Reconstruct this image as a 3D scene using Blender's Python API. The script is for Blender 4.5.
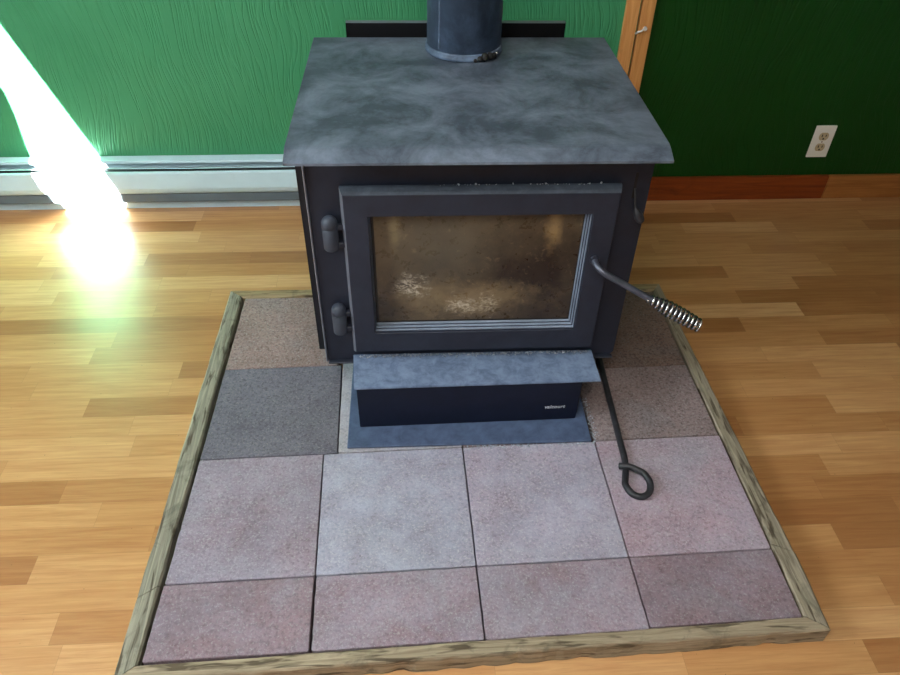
import bpy, bmesh, math, random
from mathutils import Vector, Matrix, noise
random.seed(7)
scene = bpy.context.scene
for o in list(bpy.data.objects): bpy.data.objects.remove(o)

# ------------------------------------------------------------------ camera
def cam_axes(yaw, pitch, roll):
    fwd = Vector((math.sin(yaw)*math.cos(pitch), math.cos(yaw)*math.cos(pitch), -math.sin(pitch)))
    right = Vector((math.cos(yaw), -math.sin(yaw), 0))
    up = right.cross(fwd)
    r2 = math.cos(roll)*right + math.sin(roll)*up
    u2 = -math.sin(roll)*right + math.cos(roll)*up
    return r2, u2, fwd
r_, u_, f_ = cam_axes(.0924, .7170, .0231)
cam = bpy.data.cameras.new('camera'); cam.sensor_width = 36; cam.lens = 36*720.0856/900; cam.clip_start = .02
camo = bpy.data.objects.new('camera', cam); scene.collection.objects.link(camo)
m = Matrix.Identity(4)
for i in range(3):
    m[i][0] = r_[i]; m[i][1] = u_[i]; m[i][2] = -f_[i]; m[i][3] = (.1779, -.7530, 1.2957)[i]
camo.matrix_world = m
scene.camera = camo

# ------------------------------------------------------------------ light
T = .045                      # paver top above the floor
WY, WA = 1.4519, -.0189       # back wall: y at x=0, turn about z
SUN = Vector((-.10, 1.0, -.36)).normalized()
world = bpy.data.worlds.new('world'); scene.world = world; world.use_nodes = True
bg = world.node_tree.nodes['Background']; bg.inputs[0].default_value = (.55, .72, 1, 1); bg.inputs[1].default_value = 1.0
sl = bpy.data.lights.new('sun', 'SUN'); sl.energy = 215; sl.angle = .003; sl.color = (1, .97, .9)
so = bpy.data.objects.new('sun', sl); scene.collection.objects.link(so)
so.rotation_euler = SUN.to_track_quat('-Z', 'Y').to_euler()
def area(name, loc, target, sx, sy, e, col):
    l = bpy.data.lights.new(name, 'AREA'); l.shape = 'RECTANGLE'; l.size = sx; l.size_y = sy; l.energy = e; l.color = col
    o = bpy.data.objects.new(name, l); scene.collection.objects.link(o); o.location = loc
    o.rotation_euler = (Vector(target)-Vector(loc)).to_track_quat('-Z', 'Y').to_euler()
    return o
area('assumed_front_daylight', (-.9, -2.70, 1.55), (-.9, 0, 1.35), 1.7, 1.3, 10, (.72, .86, 1))  # assumed daylight from behind the viewer; bare area light, no window built
area('assumed_left_daylight', (-2.22, -.35, 1.55), (0, -.1, .6), 1.3, 1.2, 106, (.79, .92, 1))  # assumed daylight from the left; added area light before a solid wall
area('added_overhead_fill', (-.08, -1.0, 2.38), (-.08, -.95, 0), 1.2, 1.2, 37, (1, .97, .90))  # added overhead fill for the stove top and pavers; source is made up
scene.view_settings.view_transform = 'Standard'; scene.view_settings.look = 'None'
scene.view_settings.gamma = 1; scene.view_settings.use_curve_mapping = False
scene.view_settings.exposure = 0.0

# ------------------------------------------------------------------ helpers: objects
COL = scene.collection
def link(name, me, mat=None, parent=None, smooth=False):
    o = bpy.data.objects.new(name, me); COL.objects.link(o)
    if mat: me.materials.append(mat)
    if parent: o.parent = parent
    if smooth:
        for p in me.polygons: p.use_smooth = True
    return o
def from_bm(name, bm, mat=None, parent=None, smooth=False):
    bmesh.ops.recalc_face_normals(bm, faces=bm.faces)
    me = bpy.data.meshes.new(name); bm.to_mesh(me); bm.free()
    return link(name, me, mat, parent, smooth)
def tag(o, label=None, cat=None, group=None, kind=None):
    if label: o['label'] = label
    if cat: o['category'] = cat
    if group: o['group'] = group
    if kind: o['kind'] = kind
    return o
def empty(name, loc, rz=0):
    o = bpy.data.objects.new(name, None); COL.objects.link(o); o.location = loc; o.rotation_euler = (0, 0, rz); o.empty_display_size = .05
    return o
def box(bm, x0, x1, y0, y1, z0, z1, bev=0, seg=1):
    vs = [bm.verts.new((x, y, z)) for z in (z0, z1) for y in (y0, y1) for x in (x0, x1)]
    fs = [bm.faces.new([vs[i] for i in f]) for f in ((0,2,3,1),(4,5,7,6),(0,1,5,4),(2,6,7,3),(0,4,6,2),(1,3,7,5))]
    if bev:
        es = list({e for f in fs for e in f.edges})
        bmesh.ops.bevel(bm, geom=es, offset=bev, segments=seg, affect='EDGES', profile=.5)
    return vs
def boxo(name, b, mat, parent=None, bev=0, seg=1):
    bm = bmesh.new(); box(bm, *b, bev, seg); return from_bm(name, bm, mat, parent)
def prism(bm, pts, axis, a, b, bev=0):
    """pts: 2-D outline; axis 0/1/2 is the extrusion axis"""
    def P(p, t):
        if axis == 0: return (t, p[0], p[1])
        if axis == 1: return (p[0], t, p[1])
        return (p[0], p[1], t)
    A = [bm.verts.new(P(p, a)) for p in pts]; B = [bm.verts.new(P(p, b)) for p in pts]
    n = len(pts); fs = [bm.faces.new(A), bm.faces.new(B[::-1])]
    for i in range(n): fs.append(bm.faces.new((A[i], B[i], B[(i+1) % n], A[(i+1) % n])))
    if bev:
        bmesh.ops.bevel(bm, geom=list({e for f in fs for e in f.edges}), offset=bev, segments=2, affect='EDGES')
def tube(bm, pts, rad, n=12, cap=True):
    pts = [Vector(p) for p in pts]; R = rad if hasattr(rad, '__len__') else [rad]*len(pts)
    rings = []; up = None
    for i, p in enumerate(pts):
        t = (pts[min(i+1, len(pts)-1)]-pts[max(i-1, 0)]).normalized()
        if up is None:
            up = Vector((0, 0, 1)) if abs(t.z) < .9 else Vector((1, 0, 0))
        up = (up - t*up.dot(t)).normalized(); s = t.cross(up)
        rings.append([bm.verts.new(p + R[i]*(math.cos(2*math.pi*k/n)*up + math.sin(2*math.pi*k/n)*s)) for k in range(n)])
    for a, b in zip(rings, rings[1:]):
        for k in range(n): bm.faces.new((a[k], a[(k+1) % n], b[(k+1) % n], b[k]))
    if cap:
        bm.faces.new(rings[0][::-1]); bm.faces.new(rings[-1])
def lathe(bm, prof, center, n=48, M=None):
    """prof: (radius, z)"""
    rings = []
    for r, z in prof:
        rings.append([bm.verts.new((M or Matrix.Identity(4)) @ Vector((center[0]+r*math.cos(2*math.pi*k/n), center[1]+r*math.sin(2*math.pi*k/n), center[2]+z))) for k in range(n)])
    for a, b in zip(rings, rings[1:]):
        for k in range(n): bm.faces.new((a[k], a[(k+1) % n], b[(k+1) % n], b[k]))
    bm.faces.new(rings[0][::-1]); bm.faces.new(rings[-1])
def smooth_path(pts, sub=8):
    P = [Vector(p) for p in pts]; P = [2*P[0]-P[1]] + P + [2*P[-1]-P[-2]]; out = []
    for i in range(1, len(P)-2):
        p0, p1, p2, p3 = P[i-1:i+3]
        for k in range(sub):
            t = k/sub
            out.append(.5*((2*p1)+(p2-p0)*t+(2*p0-5*p1+4*p2-p3)*t*t+(3*p1-p0-3*p2+p3)*t**3))
    out.append(P[-2]); return out

# ------------------------------------------------------------------ helpers: materials
def lin(r, g, b):
    return tuple(((c/255)/12.92 if c/255 <= .04045 else ((c/255+.055)/1.055)**2.4) for c in (r, g, b)) + (1,)
class Mat:
    def __init__(s, name, rough=.5, metal=0, spec=.5):
        s.m = bpy.data.materials.new(name); s.m.use_nodes = True; s.t = s.m.node_tree; s.p = s.t.nodes['Principled BSDF']
        s.p.inputs['Roughness'].default_value = rough; s.p.inputs['Metallic'].default_value = metal; s.p.inputs['Specular IOR Level'].default_value = spec
        s.co = s.t.nodes.new('ShaderNodeTexCoord').outputs['Object']
    def put(s, sock, v):
        if isinstance(v, bpy.types.NodeSocket): s.t.links.new(v, sock)
        elif v is not None: sock.default_value = v
    def mapv(s, scale=(1,1,1), loc=(0,0,0), rot=(0,0,0), src=None):
        n = s.t.nodes.new('ShaderNodeMapping'); s.put(n.inputs[0], src or s.co)
        n.inputs['Scale'].default_value = scale; n.inputs['Location'].default_value = loc; n.inputs['Rotation'].default_value = rot
        return n.outputs[0]
    def noise(s, scale, detail=4, rough=.55, dist=0, v=None, typ=None):
        n = s.t.nodes.new('ShaderNodeTexNoise')
        if typ: n.noise_type = typ
        s.put(n.inputs['Vector'], v or s.co); n.inputs['Scale'].default_value = scale; n.inputs['Detail'].default_value = detail
        n.inputs['Roughness'].default_value = rough; n.inputs['Distortion'].default_value = dist
        return n.outputs['Fac']
    def ramp(s, fac, *stops):
        n = s.t.nodes.new('ShaderNodeValToRGB'); s.put(n.inputs[0], fac); e = n.color_ramp.elements
        while len(e) < len(stops): e.new(.5)
        for el, (p, c) in zip(e, stops):
            el.position = p; el.color = c if hasattr(c, '__len__') else (c, c, c, 1)
        return n.outputs[0]
    def mix(s, fac, a, b, mode='MIX'):
        n = s.t.nodes.new('ShaderNodeMix'); n.data_type = 'RGBA'; n.blend_type = mode
        s.put(n.inputs[0], fac); s.put(n.inputs[6], a); s.put(n.inputs[7], b); return n.outputs[2]
    def math(s, op, a, b=None, c=None):
        n = s.t.nodes.new('ShaderNodeMath'); n.operation = op; s.put(n.inputs[0], a)
        if b is not None: s.put(n.inputs[1], b)
        if c is not None: s.put(n.inputs[2], c)
        return n.outputs[0]
    def sep(s, v):
        n = s.t.nodes.new('ShaderNodeSeparateXYZ'); s.put(n.inputs[0], v); return n.outputs
    def comb(s, x, y, z):
        n = s.t.nodes.new('ShaderNodeCombineXYZ'); s.put(n.inputs[0], x); s.put(n.inputs[1], y); s.put(n.inputs[2], z); return n.outputs[0]
    def white(s, v):
        n = s.t.nodes.new('ShaderNodeTexWhiteNoise'); n.noise_dimensions = '3D'; s.put(n.inputs['Vector'], v); return n.outputs['Value']
    def bump(s, h, strength=.3, dist=.002):
        n = s.t.nodes.new('ShaderNodeBump'); s.put(n.inputs['Height'], h); n.inputs['Strength'].default_value = strength; n.inputs['Distance'].default_value = dist
        s.t.links.new(n.outputs[0], s.p.inputs['Normal'])
    def color(s, c): s.put(s.p.inputs['Base Color'], c)
    def rough(s, c): s.put(s.p.inputs['Roughness'], c)
    def spot(s, cx, cy, cz, rx, ry, rz, jag=.35, nscale=30):
        """0..1 mask of a ragged blob in object space"""
        v = s.mapv((1/rx, 1/ry, 1/rz), (-cx/rx, -cy/ry, -cz/rz))
        n = s.t.nodes.new('ShaderNodeVectorMath'); n.operation = 'LENGTH'; s.put(n.inputs[0], v)
        d = s.math('ADD', n.outputs['Value'], s.math('MULTIPLY', s.math('SUBTRACT', s.noise(nscale, 5, .7), .5), jag*4))
        return s.ramp(d, (.25, 1.0), (1.0, 0.0))

def simple(name, col, rough=.5, metal=0, var=.0, nscale=40, bump=0, spec=.5):
    M = Mat(name, rough, metal, spec)
    if var:
        n = M.noise(nscale, 5)
        M.color(M.mix(M.ramp(n, (.3, 0.), (.7, 1.)), tuple(c*(1-var) for c in col[:3])+(1,), tuple(min(1, c*(1+var)) for c in col[:3])+(1,)))
        if bump: M.bump(M.noise(nscale*6, 4), bump, .001)
    else: M.color(col)
    return M.m

def mat_floor():
    M = Mat('laminate_strip_floor', .3, 0, .85); W = .0628
    x, y, z = M.sep(M.co)
    ry = M.math('DIVIDE', M.math('ADD', y, 10.02), W); row = M.math('FLOOR', ry); fy = M.math('FRACT', ry)
    r1 = M.white(M.comb(row, 3.1, 0)); r2 = M.white(M.comb(row, 9.7, 2))
    L = M.math('ADD', .30, M.math('MULTIPLY', r2, .17))
    rx = M.math('DIVIDE', M.math('ADD', M.math('ADD', x, 20), M.math('MULTIPLY', r1, 1.7)), L)
    cx = M.math('FLOOR', rx); fx = M.math('FRACT', rx)
    rnd = M.white(M.comb(cx, row, 5)); rnd2 = M.white(M.comb(cx, row, 8))
    tone = M.ramp(rnd, (0, lin(170,118,70)), (.14, lin(184,132,81)), (.42, lin(200,150,96)), (.8, lin(212,164,110)), (1, lin(222,178,126)))
    shift = M.comb(M.math('MULTIPLY', rnd2, 40), M.math('MULTIPLY', rnd, 31), 0)
    va = M.t.nodes.new('ShaderNodeVectorMath'); va.operation = 'ADD'; M.put(va.inputs[0], M.co); M.put(va.inputs[1], shift)
    gv = M.mapv((4, 70, 1), src=va.outputs[0])
    g = M.noise(1.4, 6, .6, .5, v=gv)
    g2 = M.noise(7, 3, .6, .2, v=M.mapv((2.2, 60, 1), src=va.outputs[0]))
    c = M.mix(M.ramp(g, (.3, .0), (.75, .6)), tone, M.mix(1., tone, lin(196,150,112), 'MULTIPLY'))
    c = M.mix(M.ramp(g2, (.52, .0), (.75, .22)), c, lin(120,72,36))
    ed = M.math('MINIMUM', M.math('MULTIPLY', M.math('MINIMUM', fy, M.math('SUBTRACT', 1, fy)), W), M.math('MULTIPLY', M.math('MINIMUM', fx, M.math('SUBTRACT', 1, fx)), L))
    em = M.ramp(M.math('MULTIPLY', ed, 400), (0.05, 1.), (.3, 0.))
    c = M.mix(M.math('MULTIPLY', em, .28), c, lin(96,58,28))
    c = M.mix(M.ramp(M.noise(150, 1, .5), (.79, 0.), (.81, .7)), c, lin(60,38,22))
    M.color(c); M.rough(M.ramp(M.noise(9, 4), (.3, .30), (.7, .38)))
    M.bump(M.math('SUBTRACT', M.math('MULTIPLY', g2, .25), em), .12, .0006)
    return M.m
def mat_wall(name, c0, c1, sp=.5):
    M = Mat(name, .46, 0, sp)
    warp = M.noise(1.3, 2, .45)
    x, y, z = M.sep(M.co)
    v = M.comb(M.math('ADD', M.math('MULTIPLY', x, 56), M.math('MULTIPLY', M.math('SUBTRACT', warp, .5), 18)), 0, M.math('MULTIPLY', z, 4.2))
    g = M.noise(1.0, 2, .5, .25, v=v)
    groove = M.ramp(M.math('ABSOLUTE', M.math('SUBTRACT', g, .5)), (0, 0.), (.075, 1.))
    fine = M.noise(1.0, 4, .6, .2, v=M.mapv((140, 1, 30)))
    h = M.math('ADD', M.math('MULTIPLY', groove, .8), M.math('MULTIPLY', fine, .35))
    c = M.mix(M.ramp(M.noise(3, 5), (.35, 0.), (.7, 1.)), c0, c1)
    M.color(c); M.bump(h, .62, .0022)
    return M.m
def mat_paver(name, c, ash=0, dark=.55):
    M = Mat(name, .85, 0, .3)
    mott = M.noise(9, 5, .6); sp = M.noise(150, 4, .7); sp2 = M.noise(230, 3, .7)
    a = tuple(x*.78 for x in c[:3])+(1,); b = tuple(min(1, x*1.16) for x in c[:3])+(1,)
    col = M.mix(M.ramp(mott, (.3, 0.), (.7, 1.)), a, b)
    g = sum(c[:3])/3
    col = M.mix(M.ramp(M.noise(5, 4, .6, 1), (.5, 0.), (.75, .55)), col, (g*1.05, g*1.0, g*1.06, 1))
    col = M.mix(M.ramp(sp, (.36, dark), (.52, 0.)), col, tuple(x*.38 for x in c[:3])+(1,))
    col = M.mix(M.ramp(sp2, (.53, 0.), (.68, .55)), col, (min(1, g*1.9), min(1, g*1.8), min(1, g*1.75), 1))
    if ash: col = M.mix(M.math('MULTIPLY', M.ramp(M.noise(11, 6, .7, .2), (.34, 0.), (.70, 1.)), ash), col, lin(178,182,200))
    M.color(col)
    M.bump(M.math('ADD', sp, M.math('MULTIPLY', mott, .5)), .7, .0016)
    return M.m
def mat_timber(name, c0, c1, axis):
    M = Mat(name, .85, 0, .25)
    sc = (3, 55, 55) if axis == 0 else (55, 3, 55)
    v = M.mapv(sc); g = M.noise(1.4, 6, .65, 1.2, v=v)
    col = M.mix(M.ramp(g, (.32, 0.), (.66, 1.)), c0, c1)
    col = M.mix(M.ramp(M.noise(14, 5, .65, .8), (.56, 0.), (.72, .65)), col, lin(80,78,68))
    col = M.mix(M.ramp(M.noise(1.0, 3, .5, .5, v=M.mapv((12, 90, 60) if axis == 0 else (90, 12, 60))), (.55, 0.), (.66, .8)), col, lin(62,50,36))
    M.color(col); M.bump(g, .7, .0025)
    return M.m
def mat_wood(name, c0, c1, axis, sc=1):
    M = Mat(name, .42)
    s = [46*sc]*3; s[axis] = 3*sc
    g = M.noise(1.2, 6, .6, 1.6, v=M.mapv(tuple(s)))
    col = M.mix(M.ramp(g, (.3, 0.), (.7, 1.)), c0, c1)
    col = M.mix(M.ramp(M.noise(7, 4, .6, 1.5), (.6, 0.), (.75, .5)), col, tuple(x*.5 for x in c0[:3])+(1,))
    M.color(col); M.bump(g, .15, .0006)
    return M.m
def mat_steel(name, c, rough, dust=None, dustc=None, dscale=6, metal=.0, spec=.5, lo=.45, hi=.7):
    M = Mat(name, rough, metal, spec)
    n = M.noise(24, 6, .65)
    col = M.mix(M.ramp(n, (.3, 0.), (.7, 1.)), tuple(x*.8 for x in c[:3])+(1,), tuple(x*1.2 for x in c[:3])+(1,))
    if dust:
        d = M.noise(dscale, 8, .72, .35)
        col = M.mix(M.math('MULTIPLY', M.ramp(d, (lo, 0.), (hi, 1.)), dust), col, dustc)
        M.rough(M.math('ADD', rough-.05, M.math('MULTIPLY', d, .2)))
    M.color(col); M.bump(M.noise(260, 3), .12, .0006)
    return M.m
def mat_soot_glass():
    # sooted stove window: brown smoke film with paler streaks; local x -.21..+.22, z .24..+.52
    M = Mat('sooted_window_glass', .22, 0, .5)
    big = M.noise(7.5, 7, .7, .5); fine = M.noise(46, 6, .72, .4)
    col = M.mix(M.ramp(big, (.30, 0.), (.68, 1.)), lin(38,26,18), lin(104,88,66))
    col = M.mix(M.math('MULTIPLY', M.spot(-.07, 0, .44, .17, 1, .14, .15, 10), .6), col, lin(86,80,68))
    col = M.mix(M.math('MULTIPLY', M.spot(.135, 0, .345, .17, 1, .19, .35, 12), .92), col, lin(27,15,10))
    col = M.mix(M.math('MULTIPLY', M.spot(.155, 0, .48, .022, 1, .075, .4, 25), .75), col, lin(150,120,80))
    col = M.mix(M.math('MULTIPLY', M.spot(-.165, 0, .48, .016, 1, .09, .4, 25), .6), col, lin(140,124,92))
    col = M.mix(M.math('MULTIPLY', M.spot(-.01, 0, .30, .20, 1, .055, .5, 24), .6), col, lin(138,116,84))
    wisp = M.ramp(M.noise(1.0, 5, .7, .9, v=M.mapv((70, 1, 120), (0, 0, 0), (0, .5, 0))), (.44, 0.), (.62, 1.))
    col = M.mix(M.math('MULTIPLY', M.math('MULTIPLY', M.spot(-.132, 0, .335, .042, 1, .040, .6, 40), wisp), .9), col, lin(206,192,172))
    col = M.mix(M.math('MULTIPLY', M.math('MULTIPLY', M.spot(-.025, 0, .282, .045, 1, .030, .6, 50), wisp), .9), col, lin(206,190,166))
    col = M.mix(M.math('MULTIPLY', M.math('MULTIPLY', M.spot(.03, 0, .285, .03, 1, .035, .6, 50), wisp), .8), col, lin(196,180,154))
    col = M.mix(M.math('MULTIPLY', M.spot(-.185, 0, .275, .045, 1, .05, .3, 20), .7), col, lin(28,19,14))
    col = M.mix(M.ramp(fine, (.60, 0.), (.76, .5)), col, lin(160,136,104))
    col = M.mix(M.ramp(M.noise(26, 6, .75, .3, v=M.mapv((1,1,1), (3,1,2))), (.55, 0.), (.75, .6)), col, lin(34,23,15))
    M.color(col); M.rough(M.ramp(fine, (.3, .18), (.7, .5)))
    return M.m

MF = mat_floor()
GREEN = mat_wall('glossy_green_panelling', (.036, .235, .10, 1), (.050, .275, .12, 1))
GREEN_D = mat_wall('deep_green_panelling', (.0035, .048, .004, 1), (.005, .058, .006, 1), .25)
PLASTER = simple('off_white_plaster', (.25, .25, .25, 1), .8)
CEIL = simple('ceiling_white', (.6, .6, .58, 1), .9)
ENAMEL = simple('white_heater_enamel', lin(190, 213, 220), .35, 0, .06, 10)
ENAMEL_D = simple('heater_recess_shade', lin(88, 100, 106), .5, 0, .15, 12)  # dark colour standing in for the shadowed, dusty recess
DARKFIN = simple('dark_heater_fins', lin(34, 38, 38), .6)
BLACK = mat_steel('black_stove_paint', lin(32, 35, 47), .5, .25, lin(50, 56, 70), 5, spec=.35)
BLACK_SIDE = mat_steel('black_side_panel_paint', lin(26, 26, 32), .5, spec=.3)
TOPM = mat_steel('dusty_black_stove_top', lin(68, 76, 88), .5, .65, lin(132, 143, 160), 7.5, lo=.40, hi=.66)
DOORM = mat_steel('charcoal_cast_door', lin(35, 38, 50), .48, .3, lin(58, 65, 82), 7, spec=.35)
PIPEM = mat_steel('blued_black_pipe', lin(72, 84, 102), .45, .65, lin(124, 144, 172), 9)
LEDGEM = mat_steel('ash_dusted_ledge', lin(78, 92, 116), .55, .9, lin(140, 158, 186), 34, lo=.30, hi=.75)
BASEM = mat_steel('ash_dusted_base_plate', lin(56, 68, 92), .6, .8, lin(92, 110, 142), 30, lo=.30, hi=.75)
DRAWM = mat_steel('black_drawer_face', lin(13, 18, 36), .4, .2, lin(34, 42, 66), 20, spec=.3)
EDGE = mat_steel('edge_highlight_steel', lin(120, 122, 132), .35, metal=.3)  # bright colour standing in for light caught along edges
SHIELD = simple('matte_black_shield', lin(13, 13, 15), .85, spec=.15)
HINGEM = mat_steel('charcoal_hinge', lin(48, 53, 64), .5, .4, lin(74, 82, 96), 30)
DUSTY_LIT = mat_steel('dusty_lit_door_edge', lin(62, 68, 78), .6, .6, lin(92, 100, 112), 40)  # ash dust, with light on the bevel mixed into the colour
IRON = mat_steel('black_wrought_iron', lin(34, 34, 38), .42, .4, lin(78, 78, 82), 40)
RODM = mat_steel('worn_steel_rod', lin(92, 94, 106), .35, .5, lin(56, 58, 66), 40, metal=.6)
CHROME = simple('bright_spring_steel', (.62, .61, .60, 1), .25, 1.0, .2, 60)
BEADM = mat_steel('lit_door_moulding', lin(142, 152, 168), .38, .4, lin(120, 130, 142), 30, metal=.2)  # pale colour painted as light on the moulding ridges
SOOT = mat_soot_glass()
ASH = simple('pale_ash', lin(206, 206, 208), .95, 0, .2, 200)
ASH_D = simple('grey_ash_and_soot', lin(160, 164, 174), .95, 0, .55, 120)
IVORY = simple('ivory_plate', lin(246, 242, 232), .35)
SOCKET = simple('tan_socket_face', lin(196, 176, 140), .4)
SLOT = simple('dark_slot', lin(22, 19, 18), .7)
TRIMW = mat_wood('honey_oak_trim', lin(200, 132, 68), lin(230, 168, 104), 2)
BASEW = mat_wood('reddish_wood_baseboard', lin(112, 42, 10), lin(152, 72, 22), 0, .8)
BASEW2 = mat_wood('yellow_brown_wood_baseboard', lin(146, 88, 40), lin(184, 122, 64), 0, .8)
LETTER = simple('silver_lettering', lin(200, 204, 214), .4)
WHITEP = simple('white_painted_hook', lin(226, 220, 216), .35)

# ------------------------------------------------------------------ setting
fl = boxo('floor', (-2.6, 3.4, -4.4, .12, -.05, 0), MF); fl.location = (0, WY, 0); fl.rotation_euler.z = WA; tag(fl, kind='structure')
def wall_box(name, b, mat):
    o = boxo(name, b, mat); o.location = (0, WY, 0); o.rotation_euler.z = WA; return tag(o, kind='structure')
SPLIT = .922
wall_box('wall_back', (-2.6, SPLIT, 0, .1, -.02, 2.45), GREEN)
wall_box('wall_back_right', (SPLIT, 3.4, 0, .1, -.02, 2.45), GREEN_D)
tag(boxo('ceiling', (-2.5, 3.3, -2.95, 1.6, 2.4, 2.5), CEIL), kind='structure')
tag(boxo('wall_right', (3.1, 3.2, -2.95, 1.5, 0, 2.4), PLASTER), kind='structure')
def holed_wall(name, outer, hole, place, th, mat):
    bm = bmesh.new()
    loops = []
    for pts in (outer, hole):
        vs = [bm.verts.new(place(*p)) for p in pts]
        loops += [bm.edges.new((vs[i], vs[(i+1) % len(vs)])) for i in range(len(vs))]
    bmesh.ops.triangle_fill(bm, use_beauty=True, edges=loops)
    o = from_bm(name, bm, mat)
    md = o.modifiers.new('thickness', 'SOLIDIFY'); md.thickness = th; md.offset = 0
    return tag(o, kind='structure')
# added opening behind the viewer, cut so the low sun draws the patch
patch = [(-.757, .155), (-.924, .596), (-.955, .69), (-1.10, .69), (-1.035, .505), (-1.004, .438), (-.990, .424), (-.982, .400), (-.978, .33), (-.982, .22), (-.978, .165), (-.962, .09), (-.945, .03), (-.925, -.004), (-.87, -.012), (-.80, -.020), (-.745, -.014), (-.728, .02), (-.730, .085)]
FY = -2.8
hole = []
for px, pz in patch:
    py = WY + math.tan(WA)*px
    t = (FY-py)/SUN.y
    hole.append((px + t*SUN.x, pz + t*SUN.z))
holed_wall('wall_front', [(-2.35, 0), (3.15, 0), (3.15, 2.4), (-2.35, 2.4)], hole, lambda a, b: (a, FY, b), .006, PLASTER)
tag(boxo('wall_left', (-2.4, -2.3, -2.85, 1.5, 0, 2.4), PLASTER), kind='structure')

# trim boards and baseboards on the back wall
def on_wall(name, b, mat, bev=.002):
    o = boxo(name, b, mat, None, bev, 2); o.location = (0, WY, 0); o.rotation_euler.z = WA; return o
tag(on_wall('trim_1', (.876, .916, -.016, .001, 0, 2.38), TRIMW), kind='structure')
tag(on_wall('trim_2', (.922, .962, -.016, .001, 0, 2.38), TRIMW), kind='structure')
tag(on_wall('baseboard_right', (.964, 1.70, -.014, .001, 0, .088), BASEW), kind='structure')
tag(on_wall('baseboard_far_right', (1.7015, 3.05, -.014, .001, 0, .088), BASEW2), kind='structure')

# ------------------------------------------------------------------ baseboard heater
hr = empty('baseboard_heater', (0, WY, 0), WA)
tag(hr, 'long white electric baseboard heater along the foot of the left green wall', 'heater')
HX0, HX1 = -2.2, .80
boxo('back_panel', (HX0, HX1, -.006, -.0005, .015, .188), ENAMEL, hr, .001)
bm = bmesh.new(); prism(bm, [(-.004, .190), (-.029, .185), (-.031, .1765), (-.029, .1765), (-.0275, .183), (-.004, .187)], 0, HX0, HX1); from_bm('hood', bm, ENAMEL, hr)
bm = bmesh.new()
N = 60
for k in range(N):        # slightly buckled damper strip in the top slot
    pass
pts = []
for k in range(N+1):
    x = HX0+.02+(HX1-HX0-.04)*k/N; dz = .004*noise.noise((x*3.1, 1, 0))
    pts.append((x, dz))
va = [[bm.verts.new((x, y, z+dz)) for y, z in ((-.0425, .1668), (-.0455, .1655), (-.0455, .1645), (-.0425, .1658))] for x, dz in pts]
for a, b in zip(va, va[1:]):
    for k in range(4): bm.faces.new((a[k], a[(k+1) % 4], b[(k+1) % 4], b[k]))
bm.faces.new(va[0]); bm.faces.new(va[-1][::-1])
from_bm('damper', bm, ENAMEL, hr)
bm = bmesh.new(); prism(bm, [(-.058, .1622), (-.064, .1605), (-.066, .155), (-.066, .104), (-.060, .088), (-.052, .079), (-.050, .080), (-.058, .089), (-.0635, .104), (-.0635, .154), (-.062, .158), (-.058, .160)], 0, HX0, HX1); from_bm('front_cover', bm, ENAMEL, hr)
boxo('heating_fins', (HX0+.03, HX1-.03, -.056, -.008, .085, .150), DARKFIN, hr)
boxo('recess_shade_pan', (HX0+.01, HX1-.01, -.046, -.007, .040, .076), ENAMEL_D, hr, .006, 3)  # added dark box in place of recess shade and dust
bm = bmesh.new(); prism(bm, [(-.006, .032), (-.009, .028), (-.011, .024), (-.012, .020), (-.012, .001), (-.006, .001)], 0, HX0, HX1); from_bm('lower_rail', bm, ENAMEL, hr)
boxo('end_cap', (HX1, HX1+.012, -.067, -.001, .004, .190), ENAMEL, hr, .002)

# ------------------------------------------------------------------ outlet and hook
ou = empty('electrical_outlet', (1.6275, WY+math.tan(WA)*1.6275, .2145), WA)
tag(ou, 'ivory duplex electrical outlet on the dark green wall above the wooden baseboard', 'outlet')
boxo('cover_plate', (-.0355, .0355, -.006, -.0003, -.057, .057), IVORY, ou, .002, 2)
for dz in (-.0195, .0195):
    bm = bmesh.new(); pts = []
    for k in range(24):
        a = 2*math.pi*k/24; pts.append((.0165*math.cos(a), max(-.0135, min(.0135, .0165*math.sin(a)))+dz))
    prism(bm, pts, 1, -.0075, -.005); s = from_bm('socket', bm, SOCKET, ou)
    for dx, h in ((-.0065, .009), (.0065, .0075)):
        boxo('slot', (dx-.0016, dx+.0016, -.0079, -.007, dz-h/2+.003, dz+h/2+.003), SLOT, s)
    bm = bmesh.new(); prism(bm, [(.003*math.cos(2*math.pi*k/10), .003*math.sin(2*math.pi*k/10)+dz-.008) for k in range(10)], 1, -.0079, -.007); from_bm('ground_hole', bm, SLOT, s)
bm = bmesh.new(); prism(bm, [(.0028*math.cos(2*math.pi*k/12), .0028*math.sin(2*math.pi*k/12)) for k in range(12)], 1, -.0072, -.0055); from_bm('screw', bm, CHROME, ou)

hk = empty('wall_hook', (.9290, WY+math.tan(WA)*.9290, .586), WA)
tag(hk, 'small white hook screwed across the gap of the honey-coloured wood trim', 'hook')
bm = bmesh.new(); tube(bm, smooth_path([(.014, -.019, .004), (.006, -.023, .002), (-.001, -.028, -.001), (-.010, -.026, -.004), (-.018, -.030, -.007)], 5), .003, 8); from_bm('hook_arm', bm, WHITEP, hk, True)
bm = bmesh.new(); lathe(bm, [(.0055, -.004), (.0065, -.002), (.0065, .002), (.0045, .005)], (0, 0, 0), 14, Matrix.Translation((.012, -.020, .0035)) @ Matrix.Rotation(math.pi/2, 4, 'X')); from_bm('hook_base', bm, WHITEP, hk, True)

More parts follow.
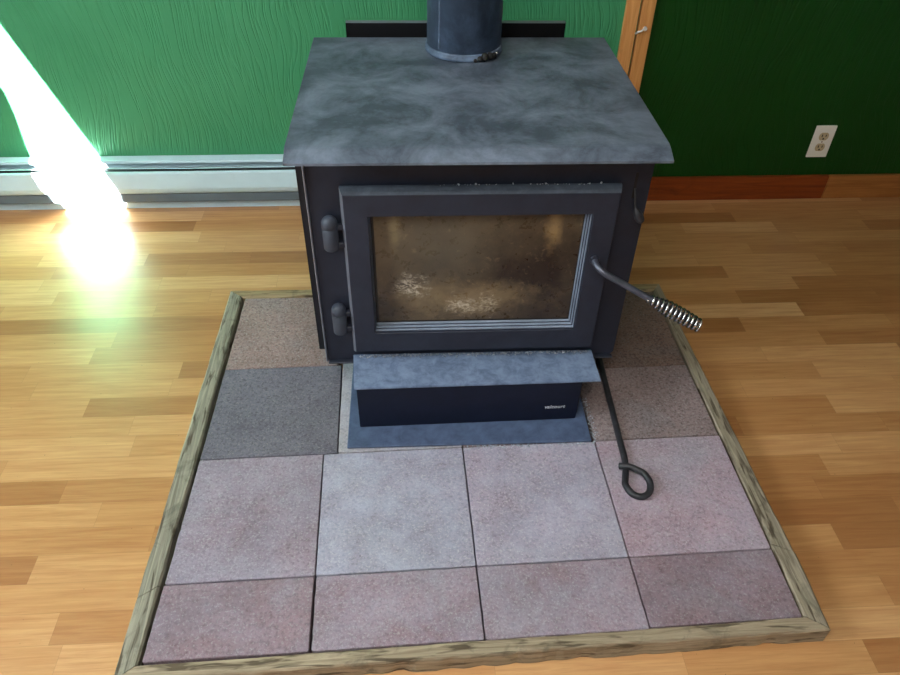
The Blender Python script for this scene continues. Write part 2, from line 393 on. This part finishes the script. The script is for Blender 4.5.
# ------------------------------------------------------------------ hearth: timbers and pavers
def timber(name, quad, mat, label, axis, seedv, rot=0):
    """quad: near-outer footprint corners (a0, a1 along one long side; b0, b1 along the other)"""
    a0, a1, b0, b1 = [Vector((*q, 0)) for q in quad]
    n = max(6, int((a1-a0).length/.012)); bm = bmesh.new(); H = T+.001
    prof = [(0, .0005), (0, H-.004), (.10, H), (.90, H), (1, H-.004), (1, .0005)]
    rings = []
    for i in range(n+1):
        t = i/n; A = a0.lerp(a1, t); B = b0.lerp(b1, t); ring = []
        for s, z in prof:
            p = A.lerp(B, s)
            e = 1 if 0 < i < n else .3
            w = .0022*noise.noise((p.x*9+seedv, p.y*9, z*20)) + .0012*noise.noise((p.x*60+seedv, p.y*60, z*80))
            d = (B-A).normalized()
            k = -1 if s < .5 else 1
            rag = rot*max(0, noise.noise((p.x*22+seedv, p.y*22, 3)))*(1 if s == 0 and z < .01 else .25 if s == 0 else 0)
            ring.append(bm.verts.new(p + d*(w*e*(1 if k > 0 else -1)) + d*rag + Vector((0, 0, z + (.0015*noise.noise((p.x*14, p.y*14+seedv, 1)) if z > .01 else 0)))))
        rings.append(ring)
    m_ = len(prof)
    for a, b in zip(rings, rings[1:]):
        for k in range(m_): bm.faces.new((a[k], a[(k+1) % m_], b[(k+1) % m_], b[k]))
    bm.faces.new(rings[0][::-1]); bm.faces.new(rings[-1])
    o = from_bm(name, bm, mat); tag(o, label, 'timber', 'weathered timber edging of the hearth'); return o
TL = mat_timber('weathered_grey_green_timber', lin(98, 94, 82), lin(166, 160, 140), 1)
TR = mat_timber('weathered_grey_timber', lin(108, 98, 82), lin(168, 156, 134), 1)
TF = mat_timber('weathered_tan_timber', lin(118, 102, 80), lin(176, 160, 134), 0)
TB = mat_timber('weathered_brown_back_timber', lin(128, 108, 78), lin(172, 152, 118), 0)
LO0, LOs, LO1 = (-.3315, -.1765), (-.3268, -.0255), (-.2955, .9110)
LI0, LIs, LI1 = (-.2955, -.1490), (-.2900, -.0010), (-.2570, .8790)
RI0, RIs, RI1 = (.9030, -.1415), (.9050, .0100), (.9130, .8480)
RO0, ROs, RO1 = (.9415, -.1690), (.9465, -.0133), (.9385, .8780)
def off(p, d): return (p[0], p[1]+d)
timber('edging_timber', [off(LOs, .001), LO1, off(LIs, .001), LI1], TL, 'long grey-green weathered timber along the left side of the hearth', 1, 1)
timber('edging_timber', [LO0, off(LOs, -.001), LI0, off(LIs, -.001)], TL, 'short grooved timber at the front left corner of the hearth', 1, 5)
timber('edging_timber', [off(LO0, -.002), off(RO0, -.002), off(LI0, -.002), off(RI0, -.002)], TF, 'long tan cracked timber along the front edge of the hearth', 0, 9, .012)
timber('edging_timber', [off(ROs, .001), RO1, off(RIs, .001), RI1], TR, 'long knotty grey timber along the right side of the hearth', 1, 13)
timber('edging_timber', [RO0, off(ROs, -.001), RI0, off(RIs, -.001)], TR, 'short pale timber at the front right corner of the hearth', 1, 17)
timber('edging_timber', [off(LI1, .002), off(RI1, .002), off(LO1, .002), off(RO1, .002)], TB, 'brownish timber along the back edge of the hearth behind the stove', 0, 21)

PINK = mat_paver('dusty_pink_paver', lin(150, 126, 120), 0, .75)
GREY = mat_paver('dark_grey_paver', lin(110, 106, 116), 0, .6)
STRIP = mat_paver('grey_tan_ashy_paver', lin(152, 144, 144), .45)
MAUVE = mat_paver('mauve_paver', lin(142, 124, 134), .25)
PALE = mat_paver('pale_ashy_paver', lin(152, 145, 158), .58)
LILAC = mat_paver('lilac_ashy_paver', lin(160, 147, 160), .5)
ROSE = mat_paver('rose_paver', lin(164, 140, 150), .3)
RED = mat_paver('red_mauve_paver', lin(136, 112, 118), .2)
RED2 = mat_paver('red_mauve_ashy_paver', lin(146, 122, 130), .35)
DUSK = mat_paver('brown_grey_paver', lin(138, 120, 118), 0, .8)
DUSK2 = mat_paver('shaded_brown_paver', lin(120, 98, 88), 0, .8)  # stove shadow and a brown stain both put into this colour
def paver(q, mat, label, sd, g=(.0004, .0004, .0005, .0005)):
    """q: corners front-left, front-right, back-right, back-left; g: joint half-widths left, right, front, back"""
    bm = bmesh.new(); A, B, C, D = [Vector((*p, 0)) for p in q]
    def at(u, v): return A.lerp(B, u).lerp(D.lerp(C, u), v)
    W = (B-A).length; H = (D-A).length; nx = max(4, int(W/.012)); ny = max(4, int(H/.012))
    us = [g[0]/W, (g[0]+.0022)/W] + [i/nx for i in range(1, nx)] + [1-(g[1]+.0022)/W, 1-g[1]/W]
    vs = [g[2]/H, (g[2]+.0022)/H] + [i/ny for i in range(1, ny)] + [1-(g[3]+.0022)/H, 1-g[3]/H]
    nx = len(us)-1; ny = len(vs)-1; c = at(.5, .5); sh = Vector((sd*1.7, sd*.9, 0))
    top = []
    for j, v in enumerate(vs):
        row = []
        for i, u in enumerate(us):
            p = at(u, v); eg = i in (0, nx) or j in (0, ny); cor = i in (0, nx) and j in (0, ny)
            w = 1.0 if eg else 0
            p = p + (c-p).normalized()*(.0011*w*(1+noise.noise((p.x*70+sd, p.y*70, 1))) + (.004 if cor else 0))
            z = T+.0006*noise.noise((p.x*12+sd, p.y*12, 0)) - w*(.0014-.0008*noise.noise((p.x*90, p.y*90, sd)))
            row.append(bm.verts.new(Vector((p.x, p.y, z))-c+sh))
        top.append(row)
    for j in range(ny):
        for i in range(nx): bm.faces.new((top[j][i], top[j][i+1], top[j+1][i+1], top[j+1][i]))
    rim = [top[0][i] for i in range(nx+1)] + [top[j][nx] for j in range(1, ny+1)] + [top[ny][i] for i in range(nx-1, -1, -1)] + [top[j][0] for j in range(ny-1, 0, -1)]
    low = [bm.verts.new((v.co.x, v.co.y, .0005)) for v in rim]
    for i in range(len(rim)): bm.faces.new((rim[i], low[i], low[(i+1) % len(rim)], rim[(i+1) % len(rim)]))
    bm.faces.new(low)
    o = from_bm('paver', bm, mat); o.location = c-sh
    tag(o, label, 'paver', 'concrete pavers of the hearth')
def xl(y): return -.2920+(y+.149)*.0374
def xr(y): return .9010+(y+.149)*.0092
def yb(x): return .8755-(x+.257)*.0265
R0, R1, R2, R3 = -.1470, 0, .2998, .587
C1, C2, C3 = 0, .3098, .6117
def Q(x0, x1, y0, y1):
    f = lambda x, y: (xl(y) if x is None else xr(y) if x == 9 else x, y)
    g = lambda x: f(x, y1) if y1 is not None else ((xl(.87), yb(xl(.87))) if x is None else (xr(.85), yb(xr(.85))) if x == 9 else (x, yb(x)))
    return [f(x0, y0), f(x1, y0), g(x1), g(x0)]
WIDE = (.0048, .0004, .0005, .0005)
paver(Q(None, C1+.022, R3, None), PINK, 'speckled dusty pink paver in the back left corner of the hearth', 1, WIDE)
paver(Q(None, C1+.0305, R2, R3), GREY, 'dark grey paver left of the stove pedestal', 2, WIDE)
paver(Q(C1+.0310, C2, R2, None), STRIP, 'ashy paver under the left half of the stove', 3)
paver(Q(C2, C3-.004, R2, None), DUSK, 'paver under the right half of the stove', 4)
paver(Q(C3, 9, R3-.05, None), DUSK2, 'shadow-darkened brownish paver in the back right corner of the hearth', 5, (.0004, .002, .0002, .001))
paver(Q(C3, 9, R2, R3-.05), DUSK, 'brown-grey paver right of the stove pedestal with poker shaft across it', 6, (.0004, .002, .0005, .0002))
paver(Q(None, C1, R1, R2), MAUVE, 'mauve square paver in front of the dark grey paver', 7, WIDE)
paver(Q(C1, C2, R1, R2), PALE, 'pale bluish ash-dusted paver in front of the left half of the drawer', 8)
paver(Q(C2, C3, R1, R2), LILAC, 'lilac grey paver in front of the right half of the drawer', 9)
paver(Q(C3, 9, R1, R2), ROSE, 'rose paver under the looped end of the poker', 10)
paver(Q(None, C1, R0, R1), RED, 'reddish half paver in the front left corner of the hearth', 11, (.003, .0014, .0005, .0005))
paver(Q(C1, C2, R0, R1), RED2, 'mauve half paver in the front row, second from the left', 12, (.0014, .0004, .0005, .0005))
paver(Q(C2, C3, R0-.001, R1), RED2, 'pinkish half paver in the front row, second from the right', 13)
paver(Q(C3, 9, R0+.002, R1), RED, 'dark red half paver in the front right corner of the hearth', 14)

# ------------------------------------------------------------------ wood stove
SR = -.0268
st = empty('wood_stove', (.34, .4697, T+.0012), SR)
tag(st, 'black steel wood stove with sooty glass door standing on the paver hearth', 'stove')
boxo('base_plate', (-.284, .268, -.168, .40, 0, .006), BASEM, st, .0015)
boxo('pedestal', (-.248, .250, -.083, .38, .006, .122), BLACK_SIDE, st, .002)
bm = bmesh.new(); prism(bm, [(-.2575, -.1105), (.242, -.1005), (.242, -.080), (-.2575, -.084)], 2, .0065, .1290, .0015); dw = from_bm('ash_drawer', bm, DRAWM, st)
cu = bpy.data.curves.new('lettering', 'FONT'); cu.body = 'valcourt'; cu.size = .0135; cu.extrude = .0006; cu.shear = .15; cu.align_x = 'CENTER'; cu.space_character = 1.05
tmp = bpy.data.objects.new('tmp', cu); COL.objects.link(tmp); bpy.context.view_layer.update()
me = bpy.data.meshes.new_from_object(tmp.evaluated_get(bpy.context.evaluated_depsgraph_get())); bpy.data.objects.remove(tmp)
lt = link('lettering', me, LETTER, dw); lt.rotation_euler = (math.pi/2, 0, .02); lt.location = (.1885, -.1017, .0455); lt['label'] = 'small silver lettering on the drawer'
bm = bmesh.new(); prism(bm, [(-.2625, -.1125), (.282, -.1055), (.280, .02), (-.271, .02)], 2, .1295, .1355, .0012); from_bm('ash_ledge', bm, LEDGEM, st)
# body
bm = bmesh.new(); box(bm, -.326, .328, .006, .46, .122, .655, .004); from_bm('firebox', bm, BLACK_SIDE, st)
for sx in (-1, 1):
    x = .342 if sx > 0 else -.344
    bm = bmesh.new(); prism(bm, [(.010, .142), (.46, .142), (.46, .653), (.010, .653)], 0, x-.002, x+.002); 
    box(bm, min(x, x-sx*.014), max(x, x-sx*.014), .010, .014, .142, .653)
    if sx > 0:
        bmesh.ops.transform(bm, matrix=Matrix.Translation((-.010, 0, 0)), verts=bm.verts)
    from_bm('side_panel', bm, BLACK_SIDE, st)
bm = bmesh.new(); prism(bm, [(-.328, .1165), (-.316, .1165), (.322, .1165), (.333, .128), (.333, .654), (-.328, .654)], 1, -.004, .004, .0012)
box(bm, -.326, .330, -.016, -.003, .1172, .1225, .002)
from_bm('front_plate', bm, BLACK, st)
# thin folded edge at the left of the front plate, its highlight painted on
boxo('edge_flange', (-.3310, -.3275, -.010, .004, .120, .654), EDGE, st, .001)
# top plate with bent front lip
bm = bmesh.new(); L0, L1 = -.3505, .337
def lipx(y): return 0
prof = [(.515, .667), (-.040, .667), (-.052, .6655), (-.082, .6545), (-.082, .6495), (-.052, .6595), (-.040, .6605), (.515, .6605)]
prism(bm, prof, 0, L0, L1); 
bmesh.ops.bevel(bm, geom=[e for e in bm.edges if abs(e.verts[0].co.x-e.verts[1].co.x) < 1e-5], offset=.0012, segments=1, affect='EDGES')
from_bm('top_plate', bm, TOPM, st)
# rear heat shield rising behind the top
bm = bmesh.new(); box(bm, -.275, .243, .528, .532, .30, .696); box(bm, -.275, .243, .528, .542, .694, .696); box(bm, -.275, -.271, .528, .546, .30, .696); box(bm, .239, .243, .528, .546, .30, .696)
box(bm, -.20, -.17, .455, .530, .40, .44); box(bm, .17, .20, .455, .530, .40, .44)
from_bm('rear_heat_shield', bm, SHIELD, st)
boxo('shield_rim', (-.275, .243, .5275, .5425, .6955, .697), EDGE, st)  # top edge painted bright as if lit
# door
def ring(x0, x1, z0, z1, y): return [(x0, y, z0), (x1, y, z0), (x1, y, z1), (x0, y, z1)]
OX0, OX1, OZ0, OZ1 = -.2655, .2735, .160, .5715
IX0, IX1, IZ0, IZ1 = -.2135, .2225, .2245, .5175
def loft(name, rings, mat, parent, bev=0):
    bm = bmesh.new(); V = [[bm.verts.new(p) for p in r] for r in rings]
    for a, b in zip(V, V[1:]):
        for k in range(4): bm.faces.new((a[k], a[(k+1) % 4], b[(k+1) % 4], b[k]))
    return from_bm(name, bm, mat, parent)
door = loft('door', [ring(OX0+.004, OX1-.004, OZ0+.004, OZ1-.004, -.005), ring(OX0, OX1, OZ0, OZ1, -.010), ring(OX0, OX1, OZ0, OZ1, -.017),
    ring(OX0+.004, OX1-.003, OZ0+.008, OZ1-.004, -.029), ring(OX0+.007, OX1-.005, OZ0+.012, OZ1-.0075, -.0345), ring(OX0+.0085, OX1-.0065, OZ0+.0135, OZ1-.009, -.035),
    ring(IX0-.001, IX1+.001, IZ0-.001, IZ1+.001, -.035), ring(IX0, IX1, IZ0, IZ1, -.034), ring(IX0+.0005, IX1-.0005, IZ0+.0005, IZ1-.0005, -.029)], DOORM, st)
door.data.materials.append(DUSTY_LIT); door.data.materials.append(EDGE)
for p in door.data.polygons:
    if p.normal.z > .55 and p.center.z > .5: p.material_index = 1  # upward bevel: dust plus painted light
    elif p.normal.x < -.35 and p.center.x < -.24: p.material_index = 2  # left bevel: highlight painted in
st_ = []
for k in range(3):
    i = .0005+.0038*k; y = -.029+.0055*k; a = i*.25
    st_ += [ring(IX0+a+.0002, IX1-i-.0002, IZ0+i*1.2, IZ1-a, y), ring(IX0+a+.0004, IX1-i-.0019, IZ0+i*1.2+.0026, IZ1-a-.0004, y-.0012), ring(IX0+a+.0006, IX1-i-.0024, IZ0+i*1.2+.0030, IZ1-a-.0006, y+.0050)]
mo = loft('window_moulding', st_, BEADM, door); mo.data.materials.append(DOORM)
for q, p in enumerate(mo.data.polygons):
    if (q//4) % 3 == 2: p.material_index = 1  # gaps painted dark as shade between the lit ridges
loft('glass_edge_shade', [ring(IX0+.002, IX1-.010, IZ0+.012, IZ1-.002, -.0125), ring(IX0+.0085, IX1-.0125, IZ0+.0165, IZ1-.004, -.0124)], SLOT, door)  # dark strip painted as shade round the recessed glass
boxo('window_glass', (IX0+.004, IX1-.004, -.012, -.007, IZ0+.006, IZ1-.004), SOOT, door)
for zc, h in ((.4725, .080), (.2555, .082)):
    bm = bmesh.new(); pr = []
    R = .0158
    for k in range(7): a = k/6*math.pi/2; pr.append((max(.0008, R*math.sin(a)*.98), -h/2+.009-.009*math.cos(a)))
    pr += [(R, h*.17), (R*.95, h*.178), (R*.95, h*.184), (R, h*.192), (R, h/2-.017)]
    for k in range(1, 7): a = k/6*math.pi/2; pr.append((max(.0008, R*math.cos(a)), h/2-.017+.017*math.sin(a)))
    lathe(bm, pr, (-.2895, -.021, zc), 20)
    hg = from_bm('hinge', bm, HINGEM, st, True)
    for dz in (.0125, -.028): boxo('hinge_lug', (-.280, -.262, -.024, -.012, zc+dz-.004, zc+dz+.007), DOORM, hg, .001)
# handle
path = smooth_path([(.2395, -.033, .4115), (.2410, -.050, .4085), (.2500, -.064, .4030), (.2640, -.071, .3960), (.298, -.081, .380), (.330, -.091, .3645), (.344, -.097, .3590), (.36, -.1, .3515)], 6)
bm = bmesh.new(); tube(bm, path, .0068, 14); hd = from_bm('door_handle', bm, RODM, st, True)
bm = bmesh.new(); lathe(bm, [(.0095, 0), (.0105, .002), (.0105, .005), (.008, .006)], (0, 0, 0), 20, Matrix.Translation((.2393, -.0345, .4117)) @ Matrix.Rotation(math.pi/2, 4, 'X')); from_bm('handle_boss', bm, DOORM, hd, True)
a0 = Vector((.346, -.0975, .358)); a1 = Vector((.456, -.128, .3065)); ax = (a1-a0).normalized()
e1 = ax.cross(Vector((0, 0, 1))).normalized(); e2 = ax.cross(e1); turns = 12.5; cp = []
NN = int(turns*18)
for k in range(NN+1):
    t = k/NN; r = .0065+.0085*min(1, t/.35) - .0030*max(0, (t-.6)/.4); th = 2*math.pi*turns*t
    cp.append(a0.lerp(a1, t)+r*(math.cos(th)*e1+math.sin(th)*e2))
bm = bmesh.new(); tube(bm, cp, .0027, 8); cg = from_bm('coil_grip', bm, CHROME, hd, True); cg['label'] = 'bright coiled spring grip'
bm = bmesh.new(); tube(bm, [a0.lerp(a1, t) for t in (-.03, .10, .25, .5, .75, .93)], [.0062, .0068, .0075, .0085, .0085, .007], 12); from_bm('grip_core', bm, IRON, hd, True)
# air control slot and lever at the right of the front plate
bm = bmesh.new(); box(bm, .3000, .3055, -.0050, -.003, .535, .590); ac = from_bm('air_control', bm, SLOT, st)
bm = bmesh.new(); tube(bm, smooth_path([(.3040, -.004, .556), (.3030, -.016, .545), (.3045, -.021, .531), (.3075, -.022, .521), (.3115, -.0235, .513), (.3165, -.0245, .504), (.3215, -.0255, .496), (.3235, -.026, .492)], 3), [.0020]*8+[.0030, .0042, .0055, .0068, .0078, .0085, .0090, .0092, .0090, .0084, .0076, .0066, .0050, .0025], 12); from_bm('air_lever', bm, IRON, ac, True)

# ------------------------------------------------------------------ stovepipe
def S2W(x, y, z):
    c, s = math.cos(SR), math.sin(SR); return Vector((.34+c*x-s*y, .4697+s*x+c*y, T+.0012+z))
p0 = S2W(-.004, .4375, .668)
sp = empty('stovepipe', p0, SR)
tag(sp, 'round black steel stovepipe rising from the rear of the stove top', 'stovepipe')
bm = bmesh.new(); lathe(bm, [(.0835, .012), (.0835, 1.66)], (0, 0, 0), 64); pp = from_bm('pipe', bm, PIPEM, sp, True)
boxo('pipe_seam', (-.0600, -.0560, -.0612, -.0567, .02, 1.6), PIPEM, pp, .001)
bm = bmesh.new(); lathe(bm, [(.085, 0), (.0872, .001), (.0872, .0075), (.0856, .0095), (.0868, .0125), (.0856, .0150), (.0835, .0155)], (0, 0, 0), 64); from_bm('collar', bm, PIPEM, sp, True)
bm = bmesh.new()
for (a, z, r) in ((-62, .0092, .009), (-53, .0087, .0085), (-70, .0067, .0065), (-45, .0072, .007), (-77, .0042, .004)):
    bmesh.ops.create_icosphere(bm, subdivisions=2, radius=r, matrix=Matrix.Translation((.0882*math.cos(math.radians(a)), .0882*math.sin(math.radians(a)), z)))
from_bm('sealant', bm, SLOT, sp, True)
bm = bmesh.new(); lathe(bm, [(.0045, 0), (.0045, .003), (.003, .0045)], (0, 0, 0), 12, Matrix.Rotation(math.radians(-38), 4, 'Z') @ Matrix.Translation((.0868, 0, .009)) @ Matrix.Rotation(math.pi/2, 4, 'Y')); from_bm('screw', bm, CHROME, sp, True)

# ------------------------------------------------------------------ poker
def pk(x, y, z=0): return (x-.675, y-.178, z+.0072)
pr_ = 0.0072
path = [pk(.692, .70), pk(.686, .60), pk(.6765, .45), pk(.667, .30), pk(.6625, .228)]
loopc = (.6735, .1665); lr = (.0262, .0325)
ang = [(150, .0), (180, .0), (225, 0), (270, 0), (315, .001), (0, .003), (40, .006), (75, .0085)]
for a, z in ang: path.append(pk(loopc[0]+lr[0]*math.cos(math.radians(a)), loopc[1]+lr[1]*math.sin(math.radians(a)), z))
path += [pk(.6650, .206, .0105), pk(.6530, .2095, .009), pk(.6440, .2130, .006)]
bm = bmesh.new(); tube(bm, smooth_path(path, 8), pr_, 12); po = from_bm('fire_poker', bm, IRON, None, True)
po.location = (.675, .178, T+.0012)
tag(po, 'black iron fire poker with looped end lying on the pavers right of the stove', 'poker')

# ------------------------------------------------------------------ ash crumbs
def crumbs(name, spots, mat, label, parent=None):
    bm = bmesh.new()
    for (p, r) in spots:
        M_ = Matrix.Translation(p) @ Matrix.Rotation(random.random()*6, 4, (random.random(), random.random(), 1)) @ Matrix.Diagonal((r*random.uniform(.7, 1.5), r*random.uniform(.7, 1.3), r*random.uniform(.5, .8), 1))
        bmesh.ops.create_icosphere(bm, subdivisions=1, radius=1, matrix=M_)
    o = from_bm(name, bm, mat); tag(o, label, 'ash', None, 'stuff'); return o
sp1 = []
for k in range(420):
    x = random.uniform(-.255, .272); y = -.0075-abs(random.gauss(0, .0045)); r = random.uniform(.0008, .0026)
    sp1.append((S2W(x, y, .1355+r*.35), r))
crumbs('ash_crumbs', sp1, ASH_D, 'grey ash crumbs along the back of the ledge below the stove door')
sp2 = []
for k in range(46):
    x = random.triangular(-.10, .262, .13); r = random.choice((.0006, .0008, .001, .0012, .0024))
    sp2.append((S2W(x, random.uniform(-.015, -.0105), .5715+r*.45), r))
crumbs('ash_crumbs', sp2, ASH, 'white ash flecks on the top edge of the stove door')
sp3 = []
for k in range(260):
    x = random.uniform(-.02, .285); y = -.168-abs(random.gauss(0, .005)); r = random.uniform(.0006, .0022)
    sp3.append((S2W(x, y, -.0012+r*.35), r))
for k in range(160):
    y = random.uniform(-.17, -.03); x = .272+abs(random.gauss(0, .007)); r = random.uniform(.0006, .0022)
    sp3.append((S2W(x, y, -.0012+r*.35), r))
crumbs('ash_crumbs', sp3, ASH_D, 'ash and soot crumbs on the pavers along the front of the base plate')
